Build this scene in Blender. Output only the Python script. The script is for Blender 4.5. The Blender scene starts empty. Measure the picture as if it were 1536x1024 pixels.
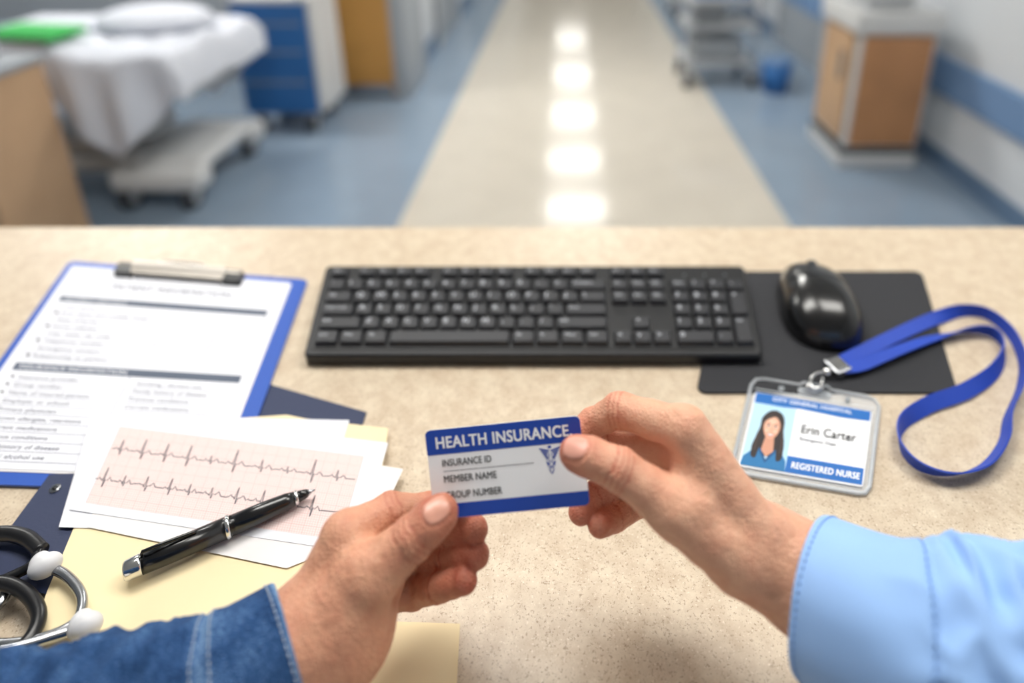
import bpy, bmesh, math, random
import numpy as np
from mathutils import Vector, Matrix, noise
random.seed(7)
scene = bpy.context.scene
try:
    scene.view_settings.view_transform = 'Standard'
    scene.view_settings.look = 'None'
except Exception as e:
    print(e)
rad = math.radians
# ------------------------------------------------------------ survey of the room
TH = rad(20); FP = 950.0; PU = 850.0; PV = 146.0
CT, ST = math.cos(TH), math.sin(TH)
DESK = 1.05; CAMZ = DESK + 0.429
def ray(u, v):
    return Vector(((u-PU)/FP, CT-(v-PV)/FP*ST, -ST-(v-PV)/FP*CT))
CAM = Vector((0, 0, CAMZ))
def D(u, v, h=0.0):
    r = ray(u, v); return CAM + r*((CAMZ-DESK-h)/-r.z)
def Q(u, v, Z):
    return CAM + ray(u, v)*Z

# ------------------------------------------------------------ materials
def new_mat(name):
    m = bpy.data.materials.new(name); m.use_nodes = True
    nt = m.node_tree; b = nt.nodes['Principled BSDF']
    return m, nt, b
def S2L(c):
    return tuple((x/12.92 if x <= 0.04045 else ((x+0.055)/1.055)**2.4) for x in [y/255.0 for y in c])
def mat(name, rgb, rough=0.5, metal=0.0, var=0.0, vscale=20, bump=0.0, bscale=200, coat=0.0, emit=0.0, trans=0.0, alpha=1.0, spec=0.5, bdist=0.001):
    m, nt, b = new_mat(name)
    c = S2L(rgb)
    b.inputs['Base Color'].default_value = (*c, 1)
    b.inputs['Roughness'].default_value = rough
    b.inputs['Metallic'].default_value = metal
    b.inputs['Coat Weight'].default_value = coat
    b.inputs['Specular IOR Level'].default_value = spec
    if trans: b.inputs['Transmission Weight'].default_value = trans
    if alpha < 1: b.inputs['Alpha'].default_value = alpha
    if emit:
        b.inputs['Emission Color'].default_value = (*c, 1); b.inputs['Emission Strength'].default_value = emit
    tc = nt.nodes.new('ShaderNodeTexCoord')
    if var > 0:
        n = nt.nodes.new('ShaderNodeTexNoise'); n.inputs['Scale'].default_value = vscale; n.inputs['Detail'].default_value = 4
        nt.links.new(tc.outputs['Object'], n.inputs['Vector'])
        r = nt.nodes.new('ShaderNodeValToRGB')
        r.color_ramp.elements[0].position = 0.3; r.color_ramp.elements[1].position = 0.7
        r.color_ramp.elements[0].color = (*[x*(1-var) for x in c], 1)
        r.color_ramp.elements[1].color = (*[min(1, x*(1+var)) for x in c], 1)
        nt.links.new(n.outputs['Fac'], r.inputs['Fac']); nt.links.new(r.outputs['Color'], b.inputs['Base Color'])
    if bump > 0:
        n = nt.nodes.new('ShaderNodeTexNoise'); n.inputs['Scale'].default_value = bscale; n.inputs['Detail'].default_value = 3
        nt.links.new(tc.outputs['Object'], n.inputs['Vector'])
        bp = nt.nodes.new('ShaderNodeBump'); bp.inputs['Strength'].default_value = bump; bp.inputs['Distance'].default_value = bdist
        nt.links.new(n.outputs['Fac'], bp.inputs['Height']); nt.links.new(bp.outputs['Normal'], b.inputs['Normal'])
    return m

def desk_material():
    m, nt, b = new_mat('speckled_laminate')
    tc = nt.nodes.new('ShaderNodeTexCoord')
    def noi(sc, det, p0, c0, p1, c1):
        n = nt.nodes.new('ShaderNodeTexNoise'); n.inputs['Scale'].default_value = sc; n.inputs['Detail'].default_value = det
        n.inputs['Roughness'].default_value = 0.65
        nt.links.new(tc.outputs['Object'], n.inputs['Vector'])
        r = nt.nodes.new('ShaderNodeValToRGB'); r.color_ramp.elements[0].position = p0; r.color_ramp.elements[1].position = p1
        r.color_ramp.elements[0].color = (*c0, 1); r.color_ramp.elements[1].color = (*c1, 1)
        nt.links.new(n.outputs['Fac'], r.inputs['Fac']); return r
    base = noi(75, 6, 0.35, S2L((190, 171, 147)), 0.65, S2L((211, 196, 173)))
    dark = noi(700, 3, 0.33, (0, 0, 0), 0.44, (1, 1, 1))
    light = noi(480, 3, 0.60, (0, 0, 0), 0.68, (1, 1, 1))
    mx = nt.nodes.new('ShaderNodeMix'); mx.data_type = 'RGBA'
    nt.links.new(dark.outputs['Color'], mx.inputs['Factor'])
    mx.inputs['A'].default_value = (*S2L((154, 132, 108)), 1)
    nt.links.new(base.outputs['Color'], mx.inputs['B'])
    mx2 = nt.nodes.new('ShaderNodeMix'); mx2.data_type = 'RGBA'
    nt.links.new(light.outputs['Color'], mx2.inputs['Factor'])
    nt.links.new(mx.outputs['Result'], mx2.inputs['A'])
    mx2.inputs['B'].default_value = (*S2L((222, 209, 190)), 1)
    nt.links.new(mx2.outputs['Result'], b.inputs['Base Color'])
    b.inputs['Roughness'].default_value = 0.36
    return m

def skin_material(name, base, red, nailc):
    m, nt, b = new_mat(name)
    tc = nt.nodes.new('ShaderNodeTexCoord')
    at = nt.nodes.new('ShaderNodeAttribute'); at.attribute_name = 'red'
    an = nt.nodes.new('ShaderNodeAttribute'); an.attribute_name = 'nail'
    n = nt.nodes.new('ShaderNodeTexNoise'); n.inputs['Scale'].default_value = 90; n.inputs['Detail'].default_value = 7
    n.inputs['Roughness'].default_value = 0.65
    nt.links.new(tc.outputs['Object'], n.inputs['Vector'])
    add = nt.nodes.new('ShaderNodeMath'); add.operation = 'MULTIPLY_ADD'
    nt.links.new(n.outputs['Fac'], add.inputs[0]); add.inputs[1].default_value = 1.0
    nt.links.new(at.outputs['Fac'], add.inputs[2])
    sb = nt.nodes.new('ShaderNodeMath'); sb.operation = 'SUBTRACT'; sb.use_clamp = True
    nt.links.new(add.outputs[0], sb.inputs[0]); sb.inputs[1].default_value = 0.36
    mx = nt.nodes.new('ShaderNodeMix'); mx.data_type = 'RGBA'
    nt.links.new(sb.outputs[0], mx.inputs['Factor'])
    mx.inputs['A'].default_value = (*S2L(base), 1); mx.inputs['B'].default_value = (*S2L(red), 1)
    mn = nt.nodes.new('ShaderNodeMix'); mn.data_type = 'RGBA'
    nt.links.new(an.outputs['Fac'], mn.inputs['Factor']); nt.links.new(mx.outputs['Result'], mn.inputs['A'])
    mn.inputs['B'].default_value = (*S2L(nailc), 1)
    nt.links.new(mn.outputs['Result'], b.inputs['Base Color'])
    rr = nt.nodes.new('ShaderNodeMapRange'); rr.inputs['To Min'].default_value = 0.48; rr.inputs['To Max'].default_value = 0.3
    nt.links.new(an.outputs['Fac'], rr.inputs['Value']); nt.links.new(rr.outputs['Result'], b.inputs['Roughness'])
    b.inputs['Subsurface Weight'].default_value = 0.12
    b.inputs['Subsurface Radius'].default_value = (1.0, 0.35, 0.2)
    b.inputs['Subsurface Scale'].default_value = 0.0025
    vo = nt.nodes.new('ShaderNodeTexVoronoi'); vo.feature = 'DISTANCE_TO_EDGE'; vo.inputs['Scale'].default_value = 520
    n0 = nt.nodes.new('ShaderNodeTexNoise'); n0.inputs['Scale'].default_value = 200; n0.inputs['Detail'].default_value = 6
    nt.links.new(tc.outputs['Object'], n0.inputs['Vector']); nt.links.new(tc.outputs['Object'], vo.inputs['Vector'])
    ad = nt.nodes.new('ShaderNodeMath'); ad.operation = 'MULTIPLY_ADD'
    nt.links.new(vo.outputs['Distance'], ad.inputs[0]); ad.inputs[1].default_value = 1.2; nt.links.new(n0.outputs['Fac'], ad.inputs[2])
    bp = nt.nodes.new('ShaderNodeBump'); bp.inputs['Distance'].default_value = 0.0008
    iv = nt.nodes.new('ShaderNodeMapRange'); iv.inputs['To Min'].default_value = 0.7; iv.inputs['To Max'].default_value = 0.0
    nt.links.new(an.outputs['Fac'], iv.inputs['Value']); nt.links.new(iv.outputs['Result'], bp.inputs['Strength'])
    nt.links.new(ad.outputs[0], bp.inputs['Height']); nt.links.new(bp.outputs['Normal'], b.inputs['Normal'])
    return m

def denim_material():
    m, nt, b = new_mat('denim')
    tc = nt.nodes.new('ShaderNodeTexCoord')
    n = nt.nodes.new('ShaderNodeTexNoise'); n.inputs['Scale'].default_value = 60; n.inputs['Detail'].default_value = 6
    nt.links.new(tc.outputs['Object'], n.inputs['Vector'])
    n2 = nt.nodes.new('ShaderNodeTexNoise'); n2.inputs['Scale'].default_value = 1300; n2.inputs['Detail'].default_value = 2
    mpp = nt.nodes.new('ShaderNodeMapping'); mpp.inputs['Scale'].default_value = (0.35, 1.6, 1.6); mpp.inputs['Rotation'].default_value = (0, 0, 0.9)
    nt.links.new(tc.outputs['Object'], mpp.inputs['Vector']); nt.links.new(mpp.outputs['Vector'], n2.inputs['Vector'])
    at = nt.nodes.new('ShaderNodeAttribute'); at.attribute_name = 'wear'
    a = nt.nodes.new('ShaderNodeMath'); a.operation = 'MULTIPLY_ADD'
    nt.links.new(n2.outputs['Fac'], a.inputs[0]); a.inputs[1].default_value = 0.8; nt.links.new(at.outputs['Fac'], a.inputs[2])
    a2 = nt.nodes.new('ShaderNodeMath'); a2.operation = 'MULTIPLY_ADD'
    nt.links.new(n.outputs['Fac'], a2.inputs[0]); a2.inputs[1].default_value = 0.45; nt.links.new(a.outputs[0], a2.inputs[2])
    r = nt.nodes.new('ShaderNodeValToRGB')
    r.color_ramp.elements[0].position = 0.42; r.color_ramp.elements[0].color = (*S2L((20, 40, 72)), 1)
    r.color_ramp.elements[1].position = 1.0; r.color_ramp.elements[1].color = (*S2L((135, 168, 205)), 1)
    e = r.color_ramp.elements.new(0.68); e.color = (*S2L((48, 82, 128)), 1)
    nt.links.new(a2.outputs[0], r.inputs['Fac']); nt.links.new(r.outputs['Color'], b.inputs['Base Color'])
    b.inputs['Roughness'].default_value = 0.9; b.inputs['Specular IOR Level'].default_value = 0.15
    bp = nt.nodes.new('ShaderNodeBump'); bp.inputs['Strength'].default_value = 0.8; bp.inputs['Distance'].default_value = 0.0008
    nt.links.new(a2.outputs[0], bp.inputs['Height']); nt.links.new(bp.outputs['Normal'], b.inputs['Normal'])
    return m

M = {}
M['desk'] = desk_material()
M['desk_side'] = mat('desk_side', (170, 150, 125), 0.5, var=0.06)
M['white_plastic'] = mat('white_plastic', (205, 206, 206), 0.4, var=0.02)
M['gray_plastic'] = mat('gray_plastic', (130, 135, 140), 0.5)
M['paper'] = mat('paper', (228, 229, 236), 0.8, var=0.015, vscale=8)
M['paper2'] = mat('paper_warm', (230, 227, 227), 0.8, var=0.015, vscale=8)
M['ink'] = mat('ink_gray', (60, 63, 76), 0.7)
M['ink_dark'] = mat('ink_dark', (24, 25, 31), 0.7)
M['ink_form'] = mat('ink_form', (104, 108, 122), 0.7)
M['ink_light'] = mat('ink_light', (150, 153, 166), 0.7)
M['bar'] = mat('form_bar', (86, 95, 112), 0.7)
M['clip_blue'] = mat('clipboard_blue', (38, 84, 176), 0.35)
M['navy'] = mat('navy_card', (32, 44, 78), 0.6, bump=0.1, bscale=500)
M['manila'] = mat('manila_card', (240, 222, 180), 0.75, var=0.03, vscale=12)
M['chrome'] = mat('chrome', (225, 225, 225), 0.15, 1.0)
M['clipmetal'] = mat('clip_metal', (226, 218, 208), 0.32, 0.55)
M['steel'] = mat('steel', (178, 180, 184), 0.25, 1.0)
M['black'] = mat('black_plastic', (22, 23, 26), 0.38)
M['black_gloss'] = mat('black_gloss', (17, 17, 19), 0.25, coat=0.3)
M['key'] = mat('keycap', (38, 39, 44), 0.42, bump=0.15, bscale=900)
M['keybase'] = mat('keyboard_case', (19, 20, 24), 0.45)
M['legend'] = mat('key_legend', (182, 185, 192), 0.6)
M['pad'] = mat('mouse_mat', (34, 35, 40), 0.75, bump=0.3, bscale=1500)
M['card_white'] = mat('card_white', (248, 249, 252), 0.35)
M['card_blue'] = mat('card_blue', (14, 66, 170), 0.3, coat=0.2)
M['pink'] = mat('ecg_pink', (238, 218, 215), 0.8)
M['pinkline'] = mat('ecg_grid', (222, 188, 184), 0.8)
M['lanyard'] = mat('lanyard_blue', (20, 64, 174), 0.55, bump=0.4, bscale=1400)
M['clear'] = mat('clear_vinyl', (235, 240, 245), 0.12, alpha=0.28, spec=0.8)
M['clear_rim'] = mat('clear_rim', (205, 210, 215), 0.15, alpha=0.6, spec=0.8)
M['sky'] = mat('portrait_backdrop', (178, 214, 236), 0.5)
M['hair'] = mat('portrait_hair', (40, 29, 29), 0.5)
M['hair_hi'] = mat('portrait_hair_light', (72, 52, 46), 0.5)
M['face'] = mat('portrait_face', (224, 170, 144), 0.5)
M['face_hi'] = mat('portrait_face_light', (236, 188, 164), 0.5)
M['face_shade'] = mat('portrait_face_shade', (202, 146, 121), 0.5)
M['lips'] = mat('portrait_lips', (184, 84, 80), 0.5)
M['scrub'] = mat('portrait_scrubs', (28, 110, 165), 0.5)
M['scrub_dark'] = mat('portrait_scrubs_dark', (18, 80, 130), 0.5)
M['band'] = mat('badge_band', (30, 102, 178), 0.4)
M['eartip'] = mat('eartip', (215, 215, 218), 0.45)
M['tubing'] = mat('tubing', (18, 18, 21), 0.3)
M['skinR'] = skin_material('skin_light', (232, 180, 149), (192, 98, 76), (228, 166, 148))
M['skinL'] = skin_material('skin_tan', (218, 162, 131), (176, 84, 64), (218, 160, 140))
M['denim'] = denim_material()
M['thread'] = mat('thread', (165, 178, 196), 0.8)
M['shirt'] = mat('shirt_blue', (148, 186, 238), 0.8, var=0.03, vscale=30, bump=0.25, bscale=1800, bdist=0.0004)
M['shirt_thread'] = mat('shirt_thread', (122, 162, 218), 0.8)
M['wood'] = mat('wood_panel', (180, 130, 88), 0.5, var=0.1, vscale=6)
M['wood_gold'] = mat('wood_gold', (190, 140, 72), 0.45, var=0.08, vscale=5)
M['wood_pale'] = mat('wood_pale', (190, 156, 122), 0.5, var=0.06, vscale=5)
M['wall'] = mat('wall_paint', (214, 218, 222), 0.6, var=0.02, vscale=2)
M['wallgray'] = mat('wall_gray', (156, 162, 168), 0.6, var=0.03, vscale=2)
M['rail'] = mat('rail_blue', (112, 144, 184), 0.5)
M['base'] = mat('base_blue', (100, 124, 152), 0.45)
M['floor_tan'] = mat('floor_tan', (204, 197, 184), 0.125, var=0.04, vscale=5)
M['floor_blue'] = mat('floor_blue', (136, 153, 171), 0.14, var=0.05, vscale=4)
M['ceil'] = mat('ceiling_tile', (215, 215, 212), 0.8, var=0.02)
M['lamp'] = mat('lamp_diffuser', (255, 252, 245), 0.5, emit=19.0)
M['lamp_dim'] = mat('lamp_diffuser_dimmed', (255, 252, 245), 0.5, emit=8.5)
M['sheet'] = mat('bed_sheet', (214, 218, 228), 0.85, var=0.03, vscale=6)
M['mattress'] = mat('mattress', (96, 110, 128), 0.6)
M['green'] = mat('green_cloth', (60, 176, 86), 0.8)
M['cartblue'] = mat('cart_blue', (44, 104, 168), 0.45, var=0.05, vscale=6)
M['rubber'] = mat('rubber', (50, 54, 60), 0.7)
M['lightsteel'] = mat('painted_steel', (180, 184, 188), 0.35)

# ------------------------------------------------------------ mesh builder
class MB:
    def __init__(s):
        s.v = []; s.f = []; s.m = []; s.sm = []; s.mats = []; s.attr = {}
    def mi(s, m):
        if m not in s.mats: s.mats.append(m)
        return s.mats.index(m)
    def add(s, vs, fs, m, smooth=False):
        o = len(s.v); s.v.extend([tuple(x) for x in vs]); k = s.mi(m)
        for f in fs:
            s.f.append(tuple(i+o for i in f)); s.m.append(k); s.sm.append(smooth)
    def rbox(s, c, size, m, bev=0.0, seg=2, rot=None):
        bm = bmesh.new(); bmesh.ops.create_cube(bm, size=1.0)
        bmesh.ops.scale(bm, vec=size, verts=bm.verts)
        if bev > 0:
            bmesh.ops.bevel(bm, geom=list(bm.edges), offset=bev, segments=seg, affect='EDGES', profile=0.5)
        R = rot if rot else Matrix.Identity(3)
        vs = [Vector(c)+R @ v.co for v in bm.verts]; fs = [[v.index for v in f.verts] for f in bm.faces]
        bm.free(); s.add(vs, fs, m, False)
    def box(s, x0, x1, y0, y1, z0, z1, m, bev=0.0, seg=2):
        s.rbox(((x0+x1)/2, (y0+y1)/2, (z0+z1)/2), (abs(x1-x0), abs(y1-y0), abs(z1-z0)), m, bev, seg)
    def tube(s, pts, r, m, seg=16, cap=True, smooth=True):
        pts = [Vector(p) for p in pts]; n = len(pts)
        rr = r if isinstance(r, (list, tuple)) else [r]*n
        T = [(pts[min(i+1, n-1)]-pts[max(i-1, 0)]).normalized() for i in range(n)]
        ref = Vector((0, 0, 1)) if abs(T[0].z) < 0.9 else Vector((1, 0, 0))
        N = (ref-T[0]*ref.dot(T[0])).normalized(); vs = []; fs = []
        for i in range(n):
            N = (N-T[i]*N.dot(T[i])).normalized(); B = T[i].cross(N)
            for k in range(seg):
                a = 2*math.pi*k/seg; vs.append(pts[i]+(N*math.cos(a)+B*math.sin(a))*rr[i])
        for i in range(n-1):
            for k in range(seg):
                k2 = (k+1) % seg; fs.append((i*seg+k, i*seg+k2, (i+1)*seg+k2, (i+1)*seg+k))
        if cap:
            fs.append(tuple(range(seg))[::-1]); fs.append(tuple((n-1)*seg+k for k in range(seg)))
        s.add(vs, fs, m, smooth)
    def cyl(s, a, b, r, m, seg=20):
        s.tube([a, b], r, m, seg, True, False)
    def ball(s, c, rad3, m, R=None, nu=20, nv=12):
        vs = []; fs = []; R = R if R else Matrix.Identity(3)
        for j in range(nv+1):
            ph = math.pi*j/nv
            for i in range(nu):
                a = 2*math.pi*i/nu
                vs.append(Vector(c)+R @ Vector((rad3[0]*math.sin(ph)*math.cos(a), rad3[1]*math.sin(ph)*math.sin(a), rad3[2]*math.cos(ph))))
        for j in range(nv):
            for i in range(nu):
                i2 = (i+1) % nu; fs.append((j*nu+i, (j+1)*nu+i, (j+1)*nu+i2, j*nu+i2))
        s.add(vs, fs, m, True)
    def build(s, name, weld=False):
        me = bpy.data.meshes.new(name)
        V = np.array(s.v, dtype=float); c = (V.min(0)+V.max(0))/2
        me.from_pydata([tuple(x) for x in (V-c)], [], s.f)
        for m in s.mats: me.materials.append(m)
        me.polygons.foreach_set('material_index', s.m); me.polygons.foreach_set('use_smooth', s.sm)
        me.update()
        o = bpy.data.objects.new(name, me); o.location = c
        scene.collection.objects.link(o); return o

def group(name, objs):
    e = bpy.data.objects.new(name, None); e.empty_display_size = 0.05
    e.location = sum((o.location for o in objs), Vector())/len(objs)
    scene.collection.objects.link(e)
    for o in objs:
        o.parent = e; o.matrix_parent_inverse = Matrix.Translation(-e.location)
    return e

def crom(P, n=8, closed=False):
    P = [Vector(p) for p in P]; out = []
    N = len(P)
    rng = N if closed else N-1
    for i in range(rng):
        if closed: p0, p1, p2, p3 = P[(i-1) % N], P[i], P[(i+1) % N], P[(i+2) % N]
        else: p0, p1, p2, p3 = P[max(i-1, 0)], P[i], P[i+1], P[min(i+2, N-1)]
        for k in range(n):
            t = k/n
            out.append(0.5*((2*p1)+(p2-p0)*t+(2*p0-5*p1+4*p2-p3)*t*t+(3*p1-p0-3*p2+p3)*t**3))
    if not closed: out.append(P[-1])
    return out

_tc = {}
def textmesh(body, sp):
    k = (body, sp)
    if k in _tc: return _tc[k]
    cu = bpy.data.curves.new('t', 'FONT'); cu.body = body; cu.size = 1; cu.resolution_u = 4
    cu.space_character = sp
    o = bpy.data.objects.new('t', cu); scene.collection.objects.link(o)
    bpy.context.view_layer.update()
    dg = bpy.context.evaluated_depsgraph_get(); ev = o.evaluated_get(dg); me = ev.to_mesh()
    vs = [(v.co.x, v.co.y) for v in me.vertices]; fs = [tuple(p.vertices) for p in me.polygons]
    ev.to_mesh_clear(); bpy.data.objects.remove(o); bpy.data.curves.remove(cu)
    _tc[k] = (vs, fs); return vs, fs

class Panel:
    """a flat printed thing: layout units (x right, y down) mapped on its 4 corners"""
    def __init__(s, mb, tl, tr, br, bl, w, h):
        s.mb = mb; s.c = (tl, tr, br, bl); s.w = w; s.h = h
        s.n = ((bl-tl).cross(tr-tl)).normalized()
    def pt(s, x, y, o=0.0):
        a = x/s.w; b = y/s.h; tl, tr, br, bl = s.c
        return (tl*(1-a)+tr*a)*(1-b)+(bl*(1-a)+br*a)*b+s.n*o
    def poly(s, pts, m, o=0.0001):
        s.mb.add([s.pt(x, y, o) for x, y in pts], [tuple(range(len(pts)))[::-1]], m)
    def rect(s, x0, y0, x1, y1, m, o=0.0001):
        s.poly([(x0, y0), (x1, y0), (x1, y1), (x0, y1)], m, o)
    def ell(s, cx, cy, rx, ry, m, o=0.0001, n=28, a0=0, a1=2*math.pi):
        s.poly([(cx+rx*math.cos(a0+(a1-a0)*i/n), cy+ry*math.sin(a0+(a1-a0)*i/n)) for i in range(n)], m, o)
    def slab(s, pts, z0, z1, m, inset=None, smooth=False):
        n = len(pts)
        if inset:
            cx = sum(p[0] for p in pts)/n; cy = sum(p[1] for p in pts)/n
            w = max(p[0] for p in pts)-min(p[0] for p in pts); h = max(p[1] for p in pts)-min(p[1] for p in pts)
            tp = [(cx+(p[0]-cx)*(1-2*inset/w), cy+(p[1]-cy)*(1-2*inset/h)) for p in pts]
        else: tp = pts
        vs = [s.pt(x, y, z0) for x, y in pts]+[s.pt(x, y, z1) for x, y in tp]
        fs = [tuple(range(n)), tuple(range(n, 2*n))[::-1]]+[(i, n+i, n+(i+1) % n, (i+1) % n) for i in range(n)]
        s.mb.add(vs, fs, m)
    def rr(s, x0, y0, x1, y1, r, k=6):
        out = []
        for cx, cy, a in ((x0+r, y0+r, 180), (x1-r, y0+r, 270), (x1-r, y1-r, 0), (x0+r, y1-r, 90)):
            for i in range(k+1):
                t = rad(a+90*i/k); out.append((cx+r*math.cos(t), cy+r*math.sin(t)))
        return out
    def line(s, pts, wd, m, o=0.0002):
        vs = []; n = len(pts)
        for i, (x, y) in enumerate(pts):
            a = pts[max(i-1, 0)]; b = pts[min(i+1, n-1)]
            dx, dy = b[0]-a[0], b[1]-a[1]; L = math.hypot(dx, dy) or 1
            nx, ny = -dy/L*wd/2, dx/L*wd/2
            vs += [s.pt(x+nx, y+ny, o), s.pt(x-nx, y-ny, o)]
        s.mb.add(vs, [(2*i, 2*i+1, 2*i+3, 2*i+2) for i in range(n-1)], m)
    def text(s, body, x, y, m, h=None, w=None, bold=0.0, al='L', o=0.0003):
        """bold: stroke gain (em); built by over-printing slightly shifted copies"""
        vs, fs = textmesh(body, 1.0+bold*2)
        if not vs: return
        x0 = min(v[0] for v in vs); x1 = max(v[0] for v in vs)
        cap = 0.70
        sy = (h/cap) if h else (w/(x1-x0)); sx = (w/(x1-x0)) if w else sy
        off = {'L': 0, 'C': -(x1-x0)*sx/2, 'R': -(x1-x0)*sx}[al]
        sh = [(0, 0)] if bold <= 0 else [(-bold, -bold*.6), (bold, -bold*.6), (-bold, bold*.6), (bold, bold*.6)]
        for i, (ex, ey) in enumerate(sh):
            s.mb.add([s.pt(x+off+(v[0]+ex-x0)*sx, y+(cap/2-v[1]+ey)*sy, o+i*0.000008) for v in vs], fs, m)

# ================================================================ ROOM
mb = MB()
mb.box(-5.0, -0.74, -2.5, 22, -0.05, 0, M['floor_blue']); mb.box(-0.74, 0.98, -2.5, 22, -0.05, 0, M['floor_tan']); mb.box(0.98, 2.06, -2.5, 22, -0.05, 0, M['floor_blue'])
mb.build('floor')
mb = MB(); mb.box(-5.0, 2.06, -2.5, 22, 2.75, 2.8, M['ceil']); mb.build('ceiling')
mb = MB(); mb.box(1.95, 2.05, -2.5, 22, 0, 2.75, M['wall']); mb.build('wall_right')
mb = MB(); mb.box(1.915, 1.95, 1.2, 22, 0.38, 0.57, M['rail'], 0.008); mb.build('trim_1')
mb = MB(); mb.box(1.935, 1.95, -2.5, 22, 0, 0.10, M['base']); mb.build('baseboard_right')
mb = MB(); mb.box(-5.0, -1.55, 4.45, 4.55, 0, 2.75, M['wallgray']); mb.build('wall_alcove')
mb = MB(); mb.box(-1.25, -1.15, 4.65, 22, 0, 2.75, M['wall']); mb.build('wall_left')
mb = MB(); mb.box(-1.15, -1.135, 4.65, 22, 0, 0.12, M['base']); mb.build('baseboard_left')
mb = MB(); mb.box(-5.1, -5.0, -2.5, 4.55, 0, 2.75, M['wall']); mb.build('wall_far_left')
mb = MB(); mb.box(-5.0, 2.06, 22, 22.1, 0, 2.75, M['wall']); mb.build('wall_back')
mb = MB()
mb.box(-1.58, -1.15, 4.05, 4.10, 0.01, 2.1, M['wood_gold'], 0.004)
mb.box(-1.15, -1.06, 4.02, 4.6, 0, 2.2, M['wallgray'], 0.004)
mb.box(-1.56, -1.17, 4.035, 4.05, 0.02, 0.10, M['steel'])
mb.cyl((-1.52, 4.04, 1.0), (-1.52, 3.98, 1.0), 0.02, M['steel']); mb.cyl((-1.53, 3.98, 1.0), (-1.42, 3.98, 1.0), 0.01, M['steel'])
mb.build('door_1')
for i, y in enumerate((5.4, 7.6, 9.8)):
    mb = MB(); mb.box(-1.15, -1.12, y, y+0.95, 0.0, 2.1, M['wallgray'], 0.005)
    mb.box(-1.12, -1.10, y-0.06, y, 0, 2.16, M['lightsteel']); mb.box(-1.12, -1.10, y+0.95, y+1.01, 0, 2.16, M['lightsteel'])
    mb.build('door_%d' % (i+2))
for i, y in enumerate((4.6, 7.2)):
    mb = MB(); mb.box(1.92, 1.95, y, y+1.0, 0.0, 2.1, M['wallgray'], 0.005)
    mb.box(1.90, 1.93, y-0.06, y, 0, 2.16, M['lightsteel']); mb.box(1.90, 1.93, y+1.0, y+1.06, 0, 2.16, M['lightsteel'])
    mb.build('door_%d' % (i+5))
def area(name, loc, sx, sy, power, col=(1, 0.98, 0.95)):
    l = bpy.data.lights.new(name, 'AREA'); l.shape = 'RECTANGLE'; l.size = sx; l.size_y = sy; l.energy = power; l.color = col
    o = bpy.data.objects.new(name, l); o.location = loc; scene.collection.objects.link(o); return o
def luminaire(x, y, sx, sy, power, lm='lamp'):
    mb = MB(); mb.box(x-sx/2-0.03, x+sx/2+0.03, y-sy/2-0.03, y+sy/2+0.03, 2.735, 2.75, M['lightsteel'])
    mb.box(x-sx/2, x+sx/2, y-sy/2, y+sy/2, 2.728, 2.735, M[lm])
    p = mb.build('ceiling_light')
    if power:
        a = area('lamp', (x, y, 2.715), sx, sy, power)
        a.parent = p; a.matrix_parent_inverse = Matrix.Translation(-p.location)
for y in (7.3, 8.75, 10.6, 13.0, 16.0):
    luminaire(0.12, y, 0.75, 0.40, 0)
luminaire(0.1, 4.3, 0.9, 0.6, 24)
luminaire(-2.6, 3.4, 1.1, 0.6, 11)
luminaire(-0.5, 0.95, 1.2, 0.6, 11, 'lamp_dim')
luminaire(0.9, 0.75, 1.0, 0.6, 5.5, 'lamp_dim')
w = bpy.data.worlds.new('world'); scene.world = w; w.use_nodes = True
w.node_tree.nodes['Background'].inputs['Color'].default_value = (0.93, 0.96, 1.0, 1)
w.node_tree.nodes['Background'].inputs['Strength'].default_value = 0.40

# ---------------------------------------------------------------- counter
mb = MB()
mb.box(-1.7, 1.7, 0.0, 0.70, DESK-0.04, DESK, M['desk'], 0.003)
mb.box(-1.66, 1.66, 0.60, 0.64, 0.0, DESK-0.04, M['desk_side'])
mb.box(-1.66, -1.62, 0.05, 0.60, 0.0, DESK-0.04, M['desk_side']); mb.box(1.62, 1.66, 0.05, 0.60, 0.0, DESK-0.04, M['desk_side'])
mb.build('reception_counter')

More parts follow.
